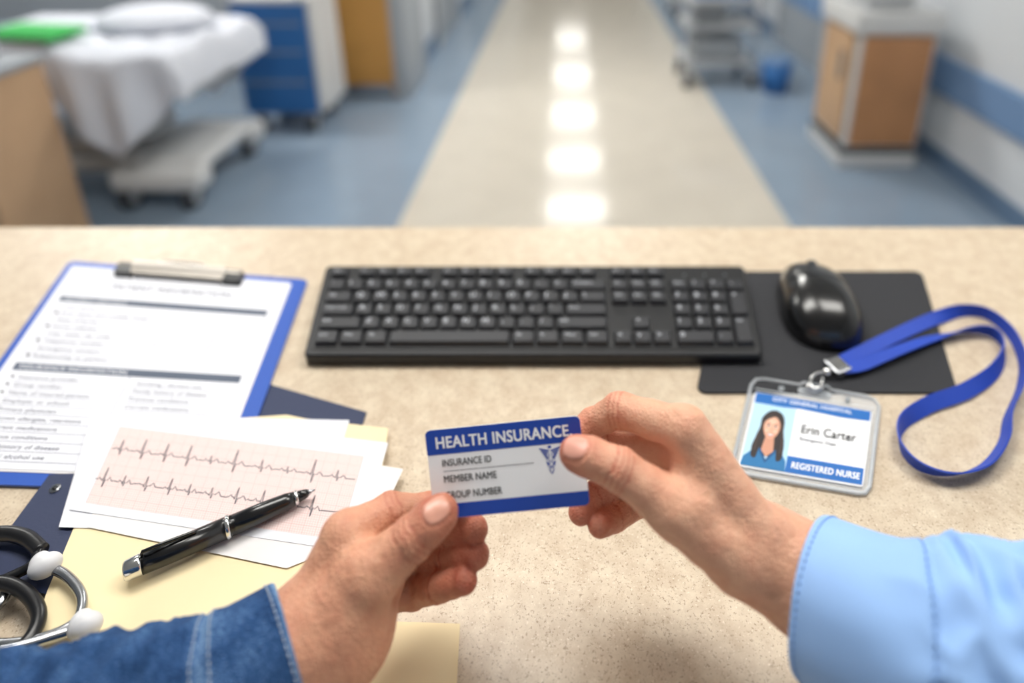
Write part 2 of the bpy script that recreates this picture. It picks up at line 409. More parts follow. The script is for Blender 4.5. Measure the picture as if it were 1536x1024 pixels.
# ================================================================ BACKGROUND FURNITURE
def caster(mb, x, y, r=0.06):
    mb.cyl((x-0.02, y, r), (x+0.02, y, r), r, M['rubber'], 18); mb.cyl((x-0.024, y, r), (x+0.024, y, r), r*0.55, M['lightsteel'], 14)
    mb.box(x-0.03, x+0.03, y-0.02, y+0.03, r*1.2, r*2.3, M['lightsteel'], 0.006)
def gurney():
    mb = MB()
    X0, X1, Y0, Y1 = -3.6, -1.62, 2.50, 3.22
    mb.box(X0+0.2, X1-0.05, Y0+0.12, Y1-0.12, 0.15, 0.22, M['white_plastic'], 0.03, 3)
    mb.box(X0+0.7, X1-0.45, Y0+0.2, Y1-0.2, 0.22, 0.29, M['white_plastic'], 0.02)
    for x in (-2.95, -2.05): mb.box(x-0.08, x+0.08, 2.74, 2.98, 0.26, 0.56, M['lightsteel'], 0.02)
    mb.box(-2.05, X1-0.02, Y0+0.02, Y0+0.16, 0.10, 0.20, M['white_plastic'], 0.03)
    mb.box(-2.05, X1-0.02, Y1-0.16, Y1-0.02, 0.10, 0.20, M['white_plastic'], 0.03)
    for x in (X0+0.3, X1-0.1, -2.0):
        for y in (Y0+0.08, Y1-0.08): caster(mb, x, y, 0.065)
    mb.box(X0, X1, Y0+0.04, Y1-0.04, 0.54, 0.60, M['lightsteel'], 0.015)
    mb.box(X0+0.02, X1-0.02, Y0+0.03, Y1-0.03, 0.60, 0.74, M['mattress'], 0.04, 3)
    mb.box(X0-0.04, X0, Y0, Y1, 0.55, 1.15, M['lightsteel'], 0.015)
    for k in (0, 1):
        z = 0.52-0.12*k; mb.tube([(-3.3, Y0-0.03, z), (-2.2, Y0-0.03, z)], 0.014, M['steel'], 10)
    for x in (-3.3, -2.75, -2.2): mb.tube([(x, Y0-0.03, 0.58), (x, Y0-0.03, 0.38)], 0.012, M['steel'], 10)
    nx, ny = 60, 70; vs = []; fs = []
    sx0, sx1 = -2.15, X1+0.06
    for i in range(nx+1):
        x = sx0+(sx1-sx0)*i/nx
        for j in range(ny+1):
            t = j/ny*2-1
            half = (Y1-Y0)/2+0.015; cy = (Y0+Y1)/2
            L = half+0.12+0.30*max(0, 1-abs((x+1.92)/0.30))**0.7
            d = abs(t)*L; sgn = 1 if t >= 0 else -1
            if d < half-0.04: y = cy+sgn*d; z = 0.76
            else:
                e = d-(half-0.04); a = min(e/0.06, 1)*math.pi/2
                y = cy+sgn*(half-0.04+0.04*math.sin(a)); z = 0.76-0.04*(1-math.cos(a))-max(0, e-0.06)
                y += sgn*(0.020*math.sin(x*30)+0.016*math.sin(x*13+1))*min(1, max(0, e)/0.2)+sgn*0.018
            z += 0.03*noise.noise(Vector((x*4, y*4, 0)))+0.018*noise.noise(Vector((x*12, y*9, 3)))
            xx = x
            if i > nx-8:
                q = (i-(nx-8))/8; z -= 0.17*q**1.5 if d < half else 0.05*q; xx = x-0.03*q*q
            vs.append((xx, y, z))
    for i in range(nx):
        for j in range(ny):
            a = i*(ny+1)+j; fs.append((a, a+ny+1, a+ny+2, a+1))
    mb.add(vs, fs, M['sheet'], True)
    mb.ball((-1.95, 2.95, 0.80), (0.26, 0.2, 0.07), M['sheet'])
    mb.ball((-3.1, 2.86, 0.83), (0.36, 0.28, 0.10), M['sheet'])
    mb.rbox((-2.36, 2.80, 0.775), (0.42, 0.50, 0.06), M['sheet'], 0.02, 3)
    mb.rbox((-2.26, 2.62, 0.82), (0.34, 0.20, 0.035), M['green'], 0.015, 3, Matrix.Rotation(-0.15, 3, 'Z'))
    return mb.build('hospital_bed')
gurney()

def linen_cart():
    mb = MB(); x0, x1, y0, y1 = -1.86, -1.44, 3.42, 3.85
    mb.box(x0, x1, y0, y1, 0.13, 0.78, M['cartblue'], 0.02, 3)
    mb.box(x1, x1+0.03, y0+0.02, y1-0.02, 0.13, 0.80, M['white_plastic'], 0.01)
    mb.box(x0-0.01, x1+0.04, y0-0.01, y1+0.01, 0.78, 0.81, M['white_plastic'], 0.01)
    for z in (0.32, 0.50, 0.66): mb.box(x0+0.03, x1-0.03, y0-0.01, y0, z, z+0.012, M['floor_blue'])
    mb.tube([(x0, y0-0.02, 0.86), (x1, y0-0.02, 0.86)], 0.012, M['steel'], 10)
    for x in (x0+0.02, x1-0.02): mb.tube([(x, y0-0.02, 0.86), (x, y0, 0.80)], 0.01, M['steel'], 8)
    for x in (x0+0.06, x1-0.06):
        for y in (y0+0.06, y1-0.06): caster(mb, x, y, 0.05)
    mb.build('linen_cart')
linen_cart()

def side_cabinet():
    mb = MB(); x0, x1, y0, y1 = -2.75, -2.02, 1.98, 2.34
    mb.box(x0, x1, y0, y1, 0.0, 0.78, M['wood_pale'], 0.006)
    mb.box(x0-0.01, x1+0.015, y0-0.015, y1+0.01, 0.78, 0.81, M['wallgray'], 0.006)
    mb.box((x0+x1)/2-0.002, (x0+x1)/2+0.002, y0-0.002, y0, 0.08, 0.76, M['rubber'])
    mb.box(x0+0.15, x1-0.08, y0+0.06, y1-0.06, 0.81, 1.02, M['sheet'], 0.03, 3)
    mb.build('wooden_cabinet')
side_cabinet()

def supply_cabinet():
    mb = MB(); x0, x1, y0, y1 = 1.42, 1.82, 3.0, 3.42
    mb.box(x0, x1, y0, y1, 0.05, 0.10, M['rubber'])
    mb.box(x0+0.02, x1, y0+0.012, y1, 0.10, 0.72, M['white_plastic'], 0.01)
    mb.box(x0+0.04, x1-0.02, y0, y0+0.02, 0.12, 0.70, M['wood'], 0.004)
    mb.box(x0-0.004, x0+0.02, y0+0.05, y1-0.04, 0.14, 0.70, M['wood_pale'], 0.004)
    mb.box(x0-0.02, x1+0.01, y0-0.02, y1+0.02, 0.72, 0.82, M['white_plastic'], 0.012)
    mb.box(x0-0.01, x1, y0-0.01, y1, 0.0, 0.07, M['white_plastic'], 0.01)
    mb.box(x0+0.06, x1-0.1, y0+0.08, y1-0.08, 0.82, 0.94, M['lightsteel'], 0.02)
    mb.box(x0-0.012, x0-0.004, y0+0.1, y0+0.14, 0.45, 0.6, M['steel'])
    mb.build('supply_cabinet')
supply_cabinet()

def trolley(name, cx, cy, topm, w=0.55, d=0.45, h=0.72):
    mb = MB()
    for z in (0.16, 0.42, h):
        mb.box(cx-w/2, cx+w/2, cy-d/2, cy+d/2, z, z+0.035, M['lightsteel'], 0.008)
    for x in (cx-w/2+0.02, cx+w/2-0.02):
        for y in (cy-d/2+0.02, cy+d/2-0.02):
            mb.tube([(x, y, 0.1), (x, y, h+0.12)], 0.012, M['steel'], 8); caster(mb, x, y, 0.05)
    mb.box(cx-w/2+0.05, cx+w/2-0.05, cy-d/2+0.05, cy+d/2-0.05, h+0.035, h+0.2, topm, 0.02)
    mb.box(cx-w/2+0.06, cx+0.02, cy-d/2+0.05, cy+d/2-0.05, 0.455, 0.60, M['gray_plastic'], 0.02)
    mb.box(cx-w/2+0.06, cx+w/2-0.1, cy-d/2+0.05, cy+d/2-0.05, 0.195, 0.34, M['wallgray'], 0.02)
    mb.build(name)
trolley('supply_trolley', 1.08, 4.45, M['cartblue'], 0.5, 0.4, 0.60)
mb = MB(); mb.tube([(1.46, 4.2, 0.0), (1.46, 4.2, 0.22)], [0.085, 0.105], M['cartblue'], 24); mb.tube([(1.46, 4.2, 0.22), (1.46, 4.2, 0.235)], [0.11, 0.11], M['rail'], 24)
mb.build('waste_bin')
trolley('instrument_trolley', 1.35, 6.6, M['white_plastic'], 0.5, 0.45, 0.8)

# ================================================================ DESK OBJECTS
mb = MB()
pm = Panel(mb, D(1078, 408), D(1384, 408), D(1440, 594), D(1040, 594), 230, 190)
pm.slab(pm.rr(2, 2, 228, 188, 10), 0.0003, 0.0025, M['pad'])
mb.build('mouse_mat')
def mouse():
    mb = MB(); c = D(1224, 462, 0.0028)
    ax = (D(1203, 398)-D(1240, 508)); ax.z = 0; ax.normalize()
    sx = Vector((ax.y, -ax.x, 0))
    L, W, H = 0.064, 0.0400, 0.037
    nu, nv = 64, 28; vs = []; fs = []
    def P(a, b, sc=1.0):
        ca, sa = math.cos(a), math.sin(a)
        x = math.copysign(abs(ca)**0.85, ca); y = math.copysign(abs(sa)**0.85, sa)
        w = 1.0-0.10*y - 0.07*(1-abs(y))
        cb = math.cos(b)**0.75; sb = math.sin(b)
        hz = H*(sb**0.9)*(1-0.16*(y*cb)-0.14*(y*cb)**2)
        return c + sx*(x*W*w*cb) + ax*(y*L*cb) + Vector((0, 0, hz*sc))
    for j in range(nv+1):
        b = (math.pi/2)*j/nv
        for i in range(nu): vs.append(P(2*math.pi*i/nu, min(b, math.pi/2-1e-4)))
    for j in range(nv):
        for i in range(nu): fs.append((j*nu+i, j*nu+(i+1) % nu, (j+1)*nu+(i+1) % nu, (j+1)*nu+i))
    fs.append(tuple(range(nu))[::-1]); fs.append(tuple(nv*nu+i for i in range(nu)))
    mb.add(vs, fs, M['black_gloss'], True)
    def top(y, x):
        yy = y/L; xx = x/W; r = min(0.999, math.sqrt(xx*xx+yy*yy)); b = math.acos(r**(1/0.75)) if r > 0 else math.pi/2
        return H*(math.sin(b)**0.9)*(1-0.16*yy-0.14*yy**2)
    seam = [c+ax*y+Vector((0, 0, top(y, 0)+0.0002)) for y in [0.008+0.006*i for i in range(8)]]
    mb.tube(seam, 0.0006, M['rubber'], 6)
    arc = [c+ax*0.008+sx*(t*0.030)+Vector((0, 0, top(0.008, t*0.030)+0.0001)) for t in [i/10-1 for i in range(21)]]
    mb.tube(arc, 0.0005, M['rubber'], 6)
    wc = c+ax*0.036+Vector((0, 0, top(0.036, 0)-0.004))
    mb.cyl(wc-sx*0.0035, wc+sx*0.0035, 0.0075, M['rubber'], 24)
    mb.build('computer_mouse')
mouse()

def keyboard():
    mb = MB()
    tl, tr, br, bl = D(489, 398, 0.026), D(1116, 398, 0.026), D(1144, 533, 0.013), D(455, 533, 0.013)
    U = 20.0; W = 23.1*U; H = 7.0*U
    p = Panel(mb, tl, tr, br, bl, W, H)
    p.slab(p.rr(0, 0, W, H, 5), -0.0115, -0.002, M['keybase'])
    p.slab(p.rr(0, 0, W, H, 5), -0.002, 0.0, M['keybase'], inset=1.6)
    p.slab(p.rr(5.5, 5, W-5.5, H-8, 3), 0.0, 0.0006, M['black'])
    for x in (40, W-60):
        q = p.pt(x, 12, -0.010); mb.box(q.x-0.012, q.x+0.012, q.y-0.004, q.y+0.004, DESK+0.0005, q.z, M['keybase'], 0.001)
    ox = 0.42*U; oy = 0.42*U
    def key(cx, cy, w=1.0, h=1.0, lab='', sub=''):
        x0 = ox+cx*U+0.7; y0 = oy+cy*U+0.7; x1 = x0+w*U-1.4; y1 = y0+h*U-1.4
        p.slab(p.rr(x0, y0, x1, y1, 1.2, 2), 0.0006, 0.0052, M['key'], inset=1.9)
        p.slab(p.rr(x0+1.9, y0+1.7, x1-1.9, y1-2.2, 1.6, 3), 0.0052, 0.0056, M['key'], inset=0.5)
        if lab:
            hh = 6.2 if len(lab) == 1 else 3.4
            p.text(lab, x0+4.2, y0+7.3, M['legend'], h=hh, bold=0.012, o=0.0059)
    fy = 0.0; rys = [1.05, 2.05, 3.05, 4.05, 5.05]
    def row(y, keys, x=0.0, h=1.0):
        for k in keys:
            lab, w = (k if isinstance(k, tuple) else (k, 1.0))
            if lab is not None: key(x, y, w, h, lab)
            x += w
    row(fy, ['Esc', (None, .5), 'F1', 'F2', 'F3', 'F4', (None, .5), 'F5', 'F6', 'F7', 'F8', (None, .5), 'F9', 'F10', 'F11', 'F12', (None, .5)], h=0.86)
    row(rys[0], ['`', '1', '2', '3', '4', '5', '6', '7', '8', '9', '0', '-', '=', ('Backspace', 2)])
    row(rys[1], [('Tab', 1.5)]+list('QWERTYUIOP')+['[', ']', ('\\', 1.5)])
    row(rys[2], [('Caps Lock', 1.75)]+list('ASDFGHJKL')+[';', "'", ('Enter', 2.25)])
    row(rys[3], [('Shift', 2.25)]+list('ZXCVBNM')+[',', '.', '/', ('Shift', 2.75)])
    row(rys[4], [('Ctrl', 1.25), ('Win', 1.25), ('Alt', 1.25), ('', 6.25), ('Alt', 1.25), ('Fn', 1.25), ('Menu', 1.25), ('Ctrl', 1.25)])
    nx = 15.2
    row(fy, ['Prt', 'Scr', 'Pau'], nx, 0.86)
    row(rys[0], ['Ins', 'Hom', 'PgU'], nx); row(rys[1], ['Del', 'End', 'PgD'], nx)
    key(nx+1, rys[3], lab='^'); row(rys[4], ['<', 'v', '>'], nx)
    px = 18.4
    row(rys[0], ['Num', '/', '*', '-'], px); row(rys[1], ['7', '8', '9'], px); row(rys[2], ['4', '5', '6'], px); row(rys[3], ['1', '2', '3'], px)
    row(rys[4], [('0', 2), '.'], px)
    key(px+3, rys[1], 1, 2, '+'); key(px+3, rys[3], 1, 2, 'Ent')
    for k in range(3): p.ell(ox+(px+0.9+k*1.1)*U, oy+0.5*U, 1.1, 1.1, M['gray_plastic'], 0.0009, 10)
    mb.build('keyboard')
keyboard()

def clipboard():
    mb = MB()
    tl, tr, br, bl = D(104, 391, 0.003), D(462, 419, 0.003), D(345, 738, 0.003), D(-128, 722, 0.003)
    W, H = 229, 318
    p = Panel(mb, tl, tr, br, bl, W, H)
    p.slab(p.rr(0, 0, W, H, 7), -0.0017, 0.0, M['clip_blue'], None)
    def paper(x0, y0, x1, y1, o, m): p.slab([(x0, y0), (x1, y0), (x1, y1), (x0, y1)], o, o+0.0004, m)
    paper(9, 13, 216, 306, 0.0001, M['paper2']); paper(7, 12, 214, 304, 0.0006, M['paper'])
    o = 0.0012
    p.text('PATIENT INFORMATION', 112, 47, M['ink_form'], h=11, w=110, al='C', bold=.01, o=o)
    def bar(y, s, h=10.5):
        p.rect(16, y, 205, y+h, M['bar'], o); p.text(s, 21, y+h/2, M['paper'], h=5.0, bold=.01, o=o+0.0001)
    def ln(x0, y0, x1, y1, w=0.7, m='ink_light'): p.line([(x0, y0), (x1, y1)], w, M[m], o)
    bar(71, 'PATIENT DETAILS')
    labels = ['Last name', 'First name and middle initial:', 'Date of birth:', 'Home address', 'City, state, zip code', 'Telephone number:', 'Emergency contact:', 'Relationship to patient:']
    y = 90
    for i, s in enumerate(labels):
        p.text(s, 26, y, M['ink_form'], h=4.8, bold=.008, o=o)
        if i % 2: p.rect(20, y-2.2, 23, y+2.2, M['ink'], o)
        ln(16, y+5.5, 205, y+5.5); y += 11.4
    for x in (122, 168): ln(x, 107, x, 152)
    for (a, b) in ((16, 82), (205, 82)): ln(a, 82, a, 176)
    bar(181, 'INSURANCE INFORMATION', 10.5)
    y = 200
    labels = ['Insurance provider', 'Group number:', 'Name of insured person:', 'Employer or school:', 'Primary physician:', 'Known allergies, reactions', 'Current medications', 'Previous conditions', 'Family history of disease', 'Smoking / alcohol use']
    for i, s in enumerate(labels):
        p.text(s, 26, y, M['ink_form'], h=4.6, bold=.008, o=o); p.ell(20.5, y, 1.7, 1.7, M['ink'], o, 8)
        p.text(labels[-i-1], 124, y, M['ink_form'], h=4.2, bold=.006, o=o); ln(22, y+5, 110, y+5); ln(120, y+5, 203, y+5); y += 10.2
    ln(116, 192, 116, 300)
    cx = 112
    p.slab(p.rr(cx-50, 4, cx+50, 20, 2.5), 0.0012, 0.004, M['black'])
    for s in (-1, 1):
        p.slab(p.rr(cx+s*51-9, 3, cx+s*51+9, 28, 3), 0.0012, 0.008, M['black'], inset=1.0)
    n = 24; prof = [(3.5, 0.004), (4, 0.0085), (8, 0.0125), (13.5, 0.012), (17.5, 0.0095), (21, 0.008), (26, 0.0075)]
    vs = []; fs = []
    for i in range(n+1):
        x = cx-44+88*i/n
        for yy, oo in prof: vs.append(p.pt(x, yy, oo))
    k = len(prof)
    for i in range(n):
        for j in range(k-1): fs.append((i*k+j, i*k+j+1, (i+1)*k+j+1, (i+1)*k+j))
    mb.add(vs, fs, M['clipmetal'], True)
    mb.tube([p.pt(cx-57, 9, 0.006), p.pt(cx+57, 9, 0.006)], 0.0028, M['clipmetal'], 12)
    mb.tube(crom([p.pt(cx-22, 5, 0.006), p.pt(cx-20, -3, 0.006), p.pt(cx, -6, 0.006), p.pt(cx+20, -3, 0.006), p.pt(cx+22, 5, 0.006)], 6), 0.0014, M['chrome'], 8)
    mb.build('clipboard')
clipboard()

mb = MB()
def flat(mb, pts, h0, h1, m):
    n = len(pts); vs = [D(u, v, h0) for u, v in pts]+[D(u, v, h1) for u, v in pts]
    mb.add(vs, [tuple(range(n)), tuple(range(n, 2*n))[::-1]]+[(i, n+i, n+(i+1) % n, (i+1) % n) for i in range(n)], m)
flat(mb, [(330, 560), (408, 577), (550, 618), (545, 634), (500, 740), (300, 740)], 0.0001, 0.0011, M['navy'])
flat(mb, [(74, 711), (210, 706), (300, 760), (200, 930), (66, 890), (-40, 866)], 0.0048, 0.0058, M['navy'])
c = D(83, 733, 0.0059); mb.tube([c, c+Vector((0, 0, 0.0008))], 0.0035, M['steel'], 18); mb.tube([c+Vector((0, 0, 0.0008)), c+Vector((0, 0, 0.001))], 0.0018, M['black'], 12)
mb.build('navy_folder')
mb = MB()
flat(mb, [(158, 640), (430, 622), (460, 628), (582, 642), (578, 680), (500, 1110), (0, 1110), (70, 888), (112, 788), (128, 706)], 0.0060, 0.0068, M['manila'])
flat(mb, [(160, 648), (570, 650), (494, 1110), (6, 1110)], 0.0069, 0.0074, M['manila'])
mb.build('manila_folder')
mb = MB()
flat(mb, [(430, 926), (600, 932), (690, 935), (681, 1110), (400, 1110)], 0.0004, 0.0012, M['manila'])
flat(mb, [(432, 930), (686, 939), (677, 1110), (402, 1110)], 0.0013, 0.0017, M['manila'])
mb.build('manila_folder')
mb = MB()
flat(mb, [(138, 622), (524, 630), (470, 806), (88, 790)], 0.0077, 0.0080, M['paper'])
flat(mb, [(196, 640), (605, 703), (560, 800), (430, 852), (130, 790)], 0.0081, 0.0084, M['paper2'])
mb.build('paper_sheet')
mb = MB()
p = Panel(mb, D(172, 616, 0.0088), D(582, 664, 0.0088), D(536, 828, 0.0088), D(104, 764, 0.0088), 190, 82)
p.slab([(0, 0), (190, 0), (190, 82), (0, 82)], -0.0003, 0.0, M['paper'])
X0, Y0, X1, Y1 = 9, 14, 177, 76
p.rect(X0, Y0, X1, Y1, M['pink'], 0.0001)
x = X0; i = 0
while x <= X1: p.line([(x, Y0), (x, Y1)], 0.42 if i % 5 == 0 else 0.2, M['pinkline'], 0.00015); x += 1.6; i += 1
y = Y0; i = 0
while y <= Y1: p.line([(X0, y), (X1, y)], 0.42 if i % 5 == 0 else 0.2, M['pinkline'], 0.00015); y += 1.6; i += 1
def ecg(y0, x0, x1, amp, seed):
    rnd = random.Random(seed); pts = []; x = x0
    while x < x1-14:
        P = 13+rnd.random()*6; a = amp*(0.4+0.9*rnd.random())
        for dx, dy in ((0, 0), (.12, 0), (.18, -1.4), (.24, -.2), (.32, 0), (.36, 1.2), (.40, -7*a), (.45, 4.0*a), (.49, -.3), (.58, .2), (.68, -2.4), (.76, -.6), (.82, .6), (.9, .1)):
            pts.append((x+dx*P, y0+dy+rnd.uniform(-.45, .45)))
        x += P
    pts.append((x1, y0)); p.line(pts, 0.65, M['ink'], 0.0002)
ecg(33, 10, 176, 1.3, 3); ecg(58, 8, 175, 1.1, 8)
mb.build('ecg_printout')

def pen():
    mb = MB()
    A = D(186, 857, 0.0165); B = D(473, 734, 0.0150)
    L = (B-A).length; d = (B-A)/L; r = 0.0064
    def seg(prof, m):
        mb.tube([A+d*(L*t) for t, _ in prof], [q*r for _, q in prof], m, 28)
    seg([(0, .80), (.012, .95), (.07, 1.0), (.085, 1.0)], M['chrome'])
    seg([(.085, .98), (.2, 1.04), (.50, 1.06)], M['black_gloss'])
    seg([(.50, 1.10), (.506, 1.16), (.518, 1.16), (.524, 1.10)], M['chrome'])
    seg([(.524, 1.0), (.7, .98), (.83, .86), (.88, .70)], M['black_gloss'])
    seg([(.88, .72), (.885, .76), (.895, .74), (.90, .66)], M['chrome'])
    seg([(.90, .60), (.94, .48), (.955, .40)], M['black_gloss'])
    seg([(.955, .36), (.98, .16), (1.0, .06)], M['steel'])
    up = Vector((0, 0, 1)); cp = [A+d*(L*t)+up*(r*k) for t, k in ((.09, 1.05), (.10, 1.5), (.2, 1.45), (.34, 1.25), (.36, 1.15))]
    mb.tube(cp, 0.0011, M['black_gloss'], 8)
    mb.build('ballpoint_pen')
pen()

def stetho():
    mb = MB()
    def T(pts, r, m, h=0.006, n=10):
        mb.tube(crom([D(*(q if len(q) == 3 else (q[0], q[1], h))) for q in pts], n), r, m, 16)
    T([(-120, 850), (-60, 812), (0, 800), (38, 806), (62, 826)], 0.0046, M['tubing'], 0.0125)
    T([(-150, 905), (-60, 880), (0, 874), (38, 888), (58, 918), (50, 950), (22, 978), (-30, 1000), (-120, 1020)], 0.0040, M['tubing'], 0.0135)
    T([(-100, 900), (-50, 930), (0, 905), (10, 880)], 0.003, M['steel'], 0.0085)
    T([(62, 846, 0.014), (98, 862, 0.014), (122, 892, 0.014), (118, 925, 0.014), (92, 946, 0.014), (40, 962, 0.013), (-20, 966, 0.012), (-90, 960, 0.012)], 0.0028, M['steel'])
    T([(112, 945, 0.014), (80, 955, 0.015), (20, 972, 0.018), (-60, 985, 0.018)], 0.0028, M['steel'])
    T([(60, 822, 0.0125), (50, 845, 0.014), (30, 858, 0.013), (-20, 880, 0.012)], 0.0030, M['tubing'])
    for u, v, a in ((68, 848, 0.6), (128, 938, 0.2)):
        mb.ball(D(u, v, 0.0165), (0.0090, 0.0070, 0.0070), M['eartip'], Matrix.Rotation(a, 3, 'Z'))
        mb.ball(D(u-7, v-2, 0.0165), (0.0062, 0.0078, 0.0064), M['eartip'], Matrix.Rotation(a, 3, 'Z'))
    mb.build('stethoscope')
stetho()

def badge():
    mb = MB()
    tl, tr, br, bl = D(1130, 562, 0.005), D(1321, 594, 0.005), D(1304, 738, 0.005), D(1096, 703, 0.005)
    p = Panel(mb, tl, tr, br, bl, 108, 84)
    o1 = [(0+10, 0), (40, 0), (44, -3), (64, -3), (68, 0), (98, 0), (104, 2), (108, 8), (108, 78), (105, 83), (100, 84), (8, 84), (2, 82), (0, 77), (0, 8), (3, 2)]
    p.slab(o1, -0.0042, -0.0034, M['clear'])
    x0, y0, x1, y1 = 5, 14, 103, 79
    p.slab(p.rr(x0, y0, x1, y1, 2), -0.0034, -0.0024, M['card_white'])
    o = -0.0022
    def R(a, b, c, d, m, oo=o): p.rect(a, b, c, d, M[m], oo)
    R(x0+1, y0+.5, x1-1, y0+8, 'band')
    p.poly([(x0+1, y0+8), (60, y0+8), (103-1, y0+8), (102, y0+10), (80, y0+11), (45, y0+9.5), (x0+1, y0+12)], M['band'], o)
    p.text('CITY GENERAL HOSPITAL', 54, y0+4.5, M['card_white'], h=3.2, al='C', w=66, bold=.012, o=o+.0001)
    R(x0+1, y0+10.5, 42, y1-1, 'sky', o+.0001)
    R(42, y1-14, x1-1, y1-1, 'band', o+.0001)
    p.text('REGISTERED NURSE', 73, y1-7.2, M['card_white'], h=4.8, w=53, al='C', bold=.025, o=o+.0003)
    p.text('Erin Carter', 49, y0+27, M['ink_dark'], h=7.2, w=44, bold=.018, o=o+.0003)
    p.text('Emergency Dept.', 49, y0+35.5, M['ink'], h=3.0, bold=.01, o=o+.0003)
    cx = 25; b = o+.0002; s = .00005
    hair = crom([(cx-7, 33, 0), (cx-3, 29.5, 0), (cx+2, 29, 0), (cx+7, 32, 0), (cx+9.5, 38, 0), (cx+10, 46, 0), (cx+12, 55, 0), (cx+12.5, 63, 0), (cx+9, 68, 0), (cx-8, 68, 0), (cx-13, 64, 0), (cx-11.5, 54, 0), (cx-9.5, 45, 0), (cx-9.5, 38, 0)], 5, True)
    p.poly([(q.x, q.y) for q in hair], M['hair'], b)
    p.poly([(cx-3.5, 52), (cx+3.5, 52), (cx+5, 64), (cx, 69), (cx-5, 64)], M['face_shade'], b+s)
    p.poly([(x0+1, y1-1), (x0+2, 71), (cx-13, 66), (cx-6, 62.5), (cx, 71), (cx+6, 62.5), (cx+13, 66), (41, 70), (42, y1-1)], M['scrub'], b+2*s)
    p.poly([(cx-6, 62.5), (cx, 71), (cx+6, 62.5), (cx+7.5, 64), (cx, 74), (cx-7.5, 64)], M['scrub_dark'], b+3*s)
    for k in (-1, 1):
        lock = crom([(cx+k*12, 58, 0), (cx+k*8, 48, 0), (cx+k*6.6, 56, 0), (cx+k*7.2, 64, 0), (cx+k*8.5, 71, 0), (cx+k*12.5, 69, 0)], 5, True)
        p.poly([(q.x, q.y) for q in lock], M['hair'], b+4*s)
        p.line([(cx+k*8.6, 40), (cx+k*9.2, 48), (cx+k*10.4, 56), (cx+k*10.2, 65)], .8, M['hair_hi'], b+4.5*s)
    fo = [(cx+6.9*math.cos(t)*(1-.16*max(0, math.sin(t))), 44.6+10.4*math.sin(t)) for t in [2*math.pi*i/40 for i in range(40)]]
    p.poly(fo, M['face_shade'], b+4*s)
    p.poly([(cx-.3+(x_-cx)*.9, 44.3+(y_-44.6)*.93) for x_, y_ in fo], M['face'], b+5*s)
    p.ell(cx-.3, 39.6, 3.6, 2.2, M['face_hi'], b+6*s)
    for k in (-1, 1): p.ell(cx+k*3.5, 47.6, 1.7, 1.3, M['face_hi'], b+6*s)
    fr = crom([(cx-7.6, 45, 0), (cx-8, 38, 0), (cx-4, 32, 0), (cx+2, 31.5, 0), (cx+7, 35, 0), (cx+7.8, 45, 0), (cx+6, 39.5, 0), (cx+2, 35.2, 0), (cx-2, 36.6, 0), (cx-6, 40, 0)], 4, True)
    p.poly([(q.x, q.y) for q in fr], M['hair'], b+7*s)
    p.line([(cx+1, 32.6), (cx-3, 34), (cx-6, 37.5)], .7, M['hair_hi'], b+7.5*s)
    for k in (-1, 1):
        p.ell(cx+k*2.9, 43.9, 1.25, .66, M['card_white'], b+7*s, 14); p.ell(cx+k*2.9, 43.85, .68, .68, M['hair'], b+8*s, 14)
        p.line([(cx+k*1.5, 43.4), (cx+k*2.9, 43.0), (cx+k*4.3, 43.5)], .4, M['hair'], b+8.2*s)
        p.line([(cx+k*1.4, 41.9), (cx+k*3, 41.2), (cx+k*4.7, 41.9)], .55, M['hair_hi'], b+8*s)
    p.line([(cx+.5, 44), (cx+.8, 46.6), (cx+.9, 47.6)], .45, M['face_shade'], b+7*s)
    p.line([(cx-1.1, 47.7), (cx, 48.3), (cx+1.1, 47.7)], .5, M['face_shade'], b+7*s)
    p.poly([(cx-3.2, 49.9), (cx-1, 50.2), (cx, 50.4), (cx+1, 50.2), (cx+3.2, 49.9), (cx+1.9, 52.0), (cx, 52.7), (cx-1.9, 52.0)], M['lips'], b+7*s)
    p.poly([(cx-2.5, 50.3), (cx, 50.8), (cx+2.5, 50.3), (cx+1.4, 51.5), (cx, 51.8), (cx-1.4, 51.5)], M['card_white'], b+8*s)
    def ring(off, r):
        mb.tube([p.pt(x, y, off) for x, y in o1]+[p.pt(*o1[0], off)], r, M['clear_rim'], 8)
    ring(-0.0028, 0.0015)
    p.line([(4, 12), (104, 12)], 1.2, M['clear_rim'], -0.0012)
    p.slab(p.rr(40, 2.5, 68, 8.5, 2.8), -0.0034, -0.0018, M['clear_rim'])
    p.poly(p.rr(43, 3.8, 65, 7.2, 1.6), M['gray_plastic'], -0.0015)
    for k in (26, 82): p.ell(k, 7, 2.6, 2.6, M['gray_plastic'], -0.0020)
    b1 = mb.build('badge_card')
    mb = MB()
    def ribbon(pts, wid, m):
        P = crom([D(a, b, h) for a, b, h, l in pts], 10); Lq = crom([Vector((l, 0, 0)) for a, b, h, l in pts], 10)
        vs = []; fs = []; n = len(P)
        for i in range(n):
            T = (P[min(i+1, n-1)]-P[max(i-1, 0)]); T.z = 0; T.normalize()
            side = Vector((-T.y, T.x, 0)); l = max(0, min(1, Lq[i].x))*math.pi/2
            wv = side*math.cos(l)+Vector((0, 0, 1))*math.sin(l); nv = side*(-math.sin(l))+Vector((0, 0, 1))*math.cos(l)
            c = P[i].copy(); c.z = max(c.z, DESK+0.0012+wid/2*abs(math.sin(l)))
            for a, b in ((-1, -1), (1, -1), (1, 1), (-1, 1)): vs.append(c+wv*(a*wid/2)+nv*(b*0.0006))
        for i in range(n-1):
            for k in range(4):
                k2 = (k+1) % 4; fs.append((i*4+k, i*4+k2, i*4+4+k2, i*4+4+k))
        fs.append((0, 3, 2, 1)); fs.append(tuple((n-1)*4+k for k in range(4)))
        mb.add(vs, fs, m, False)
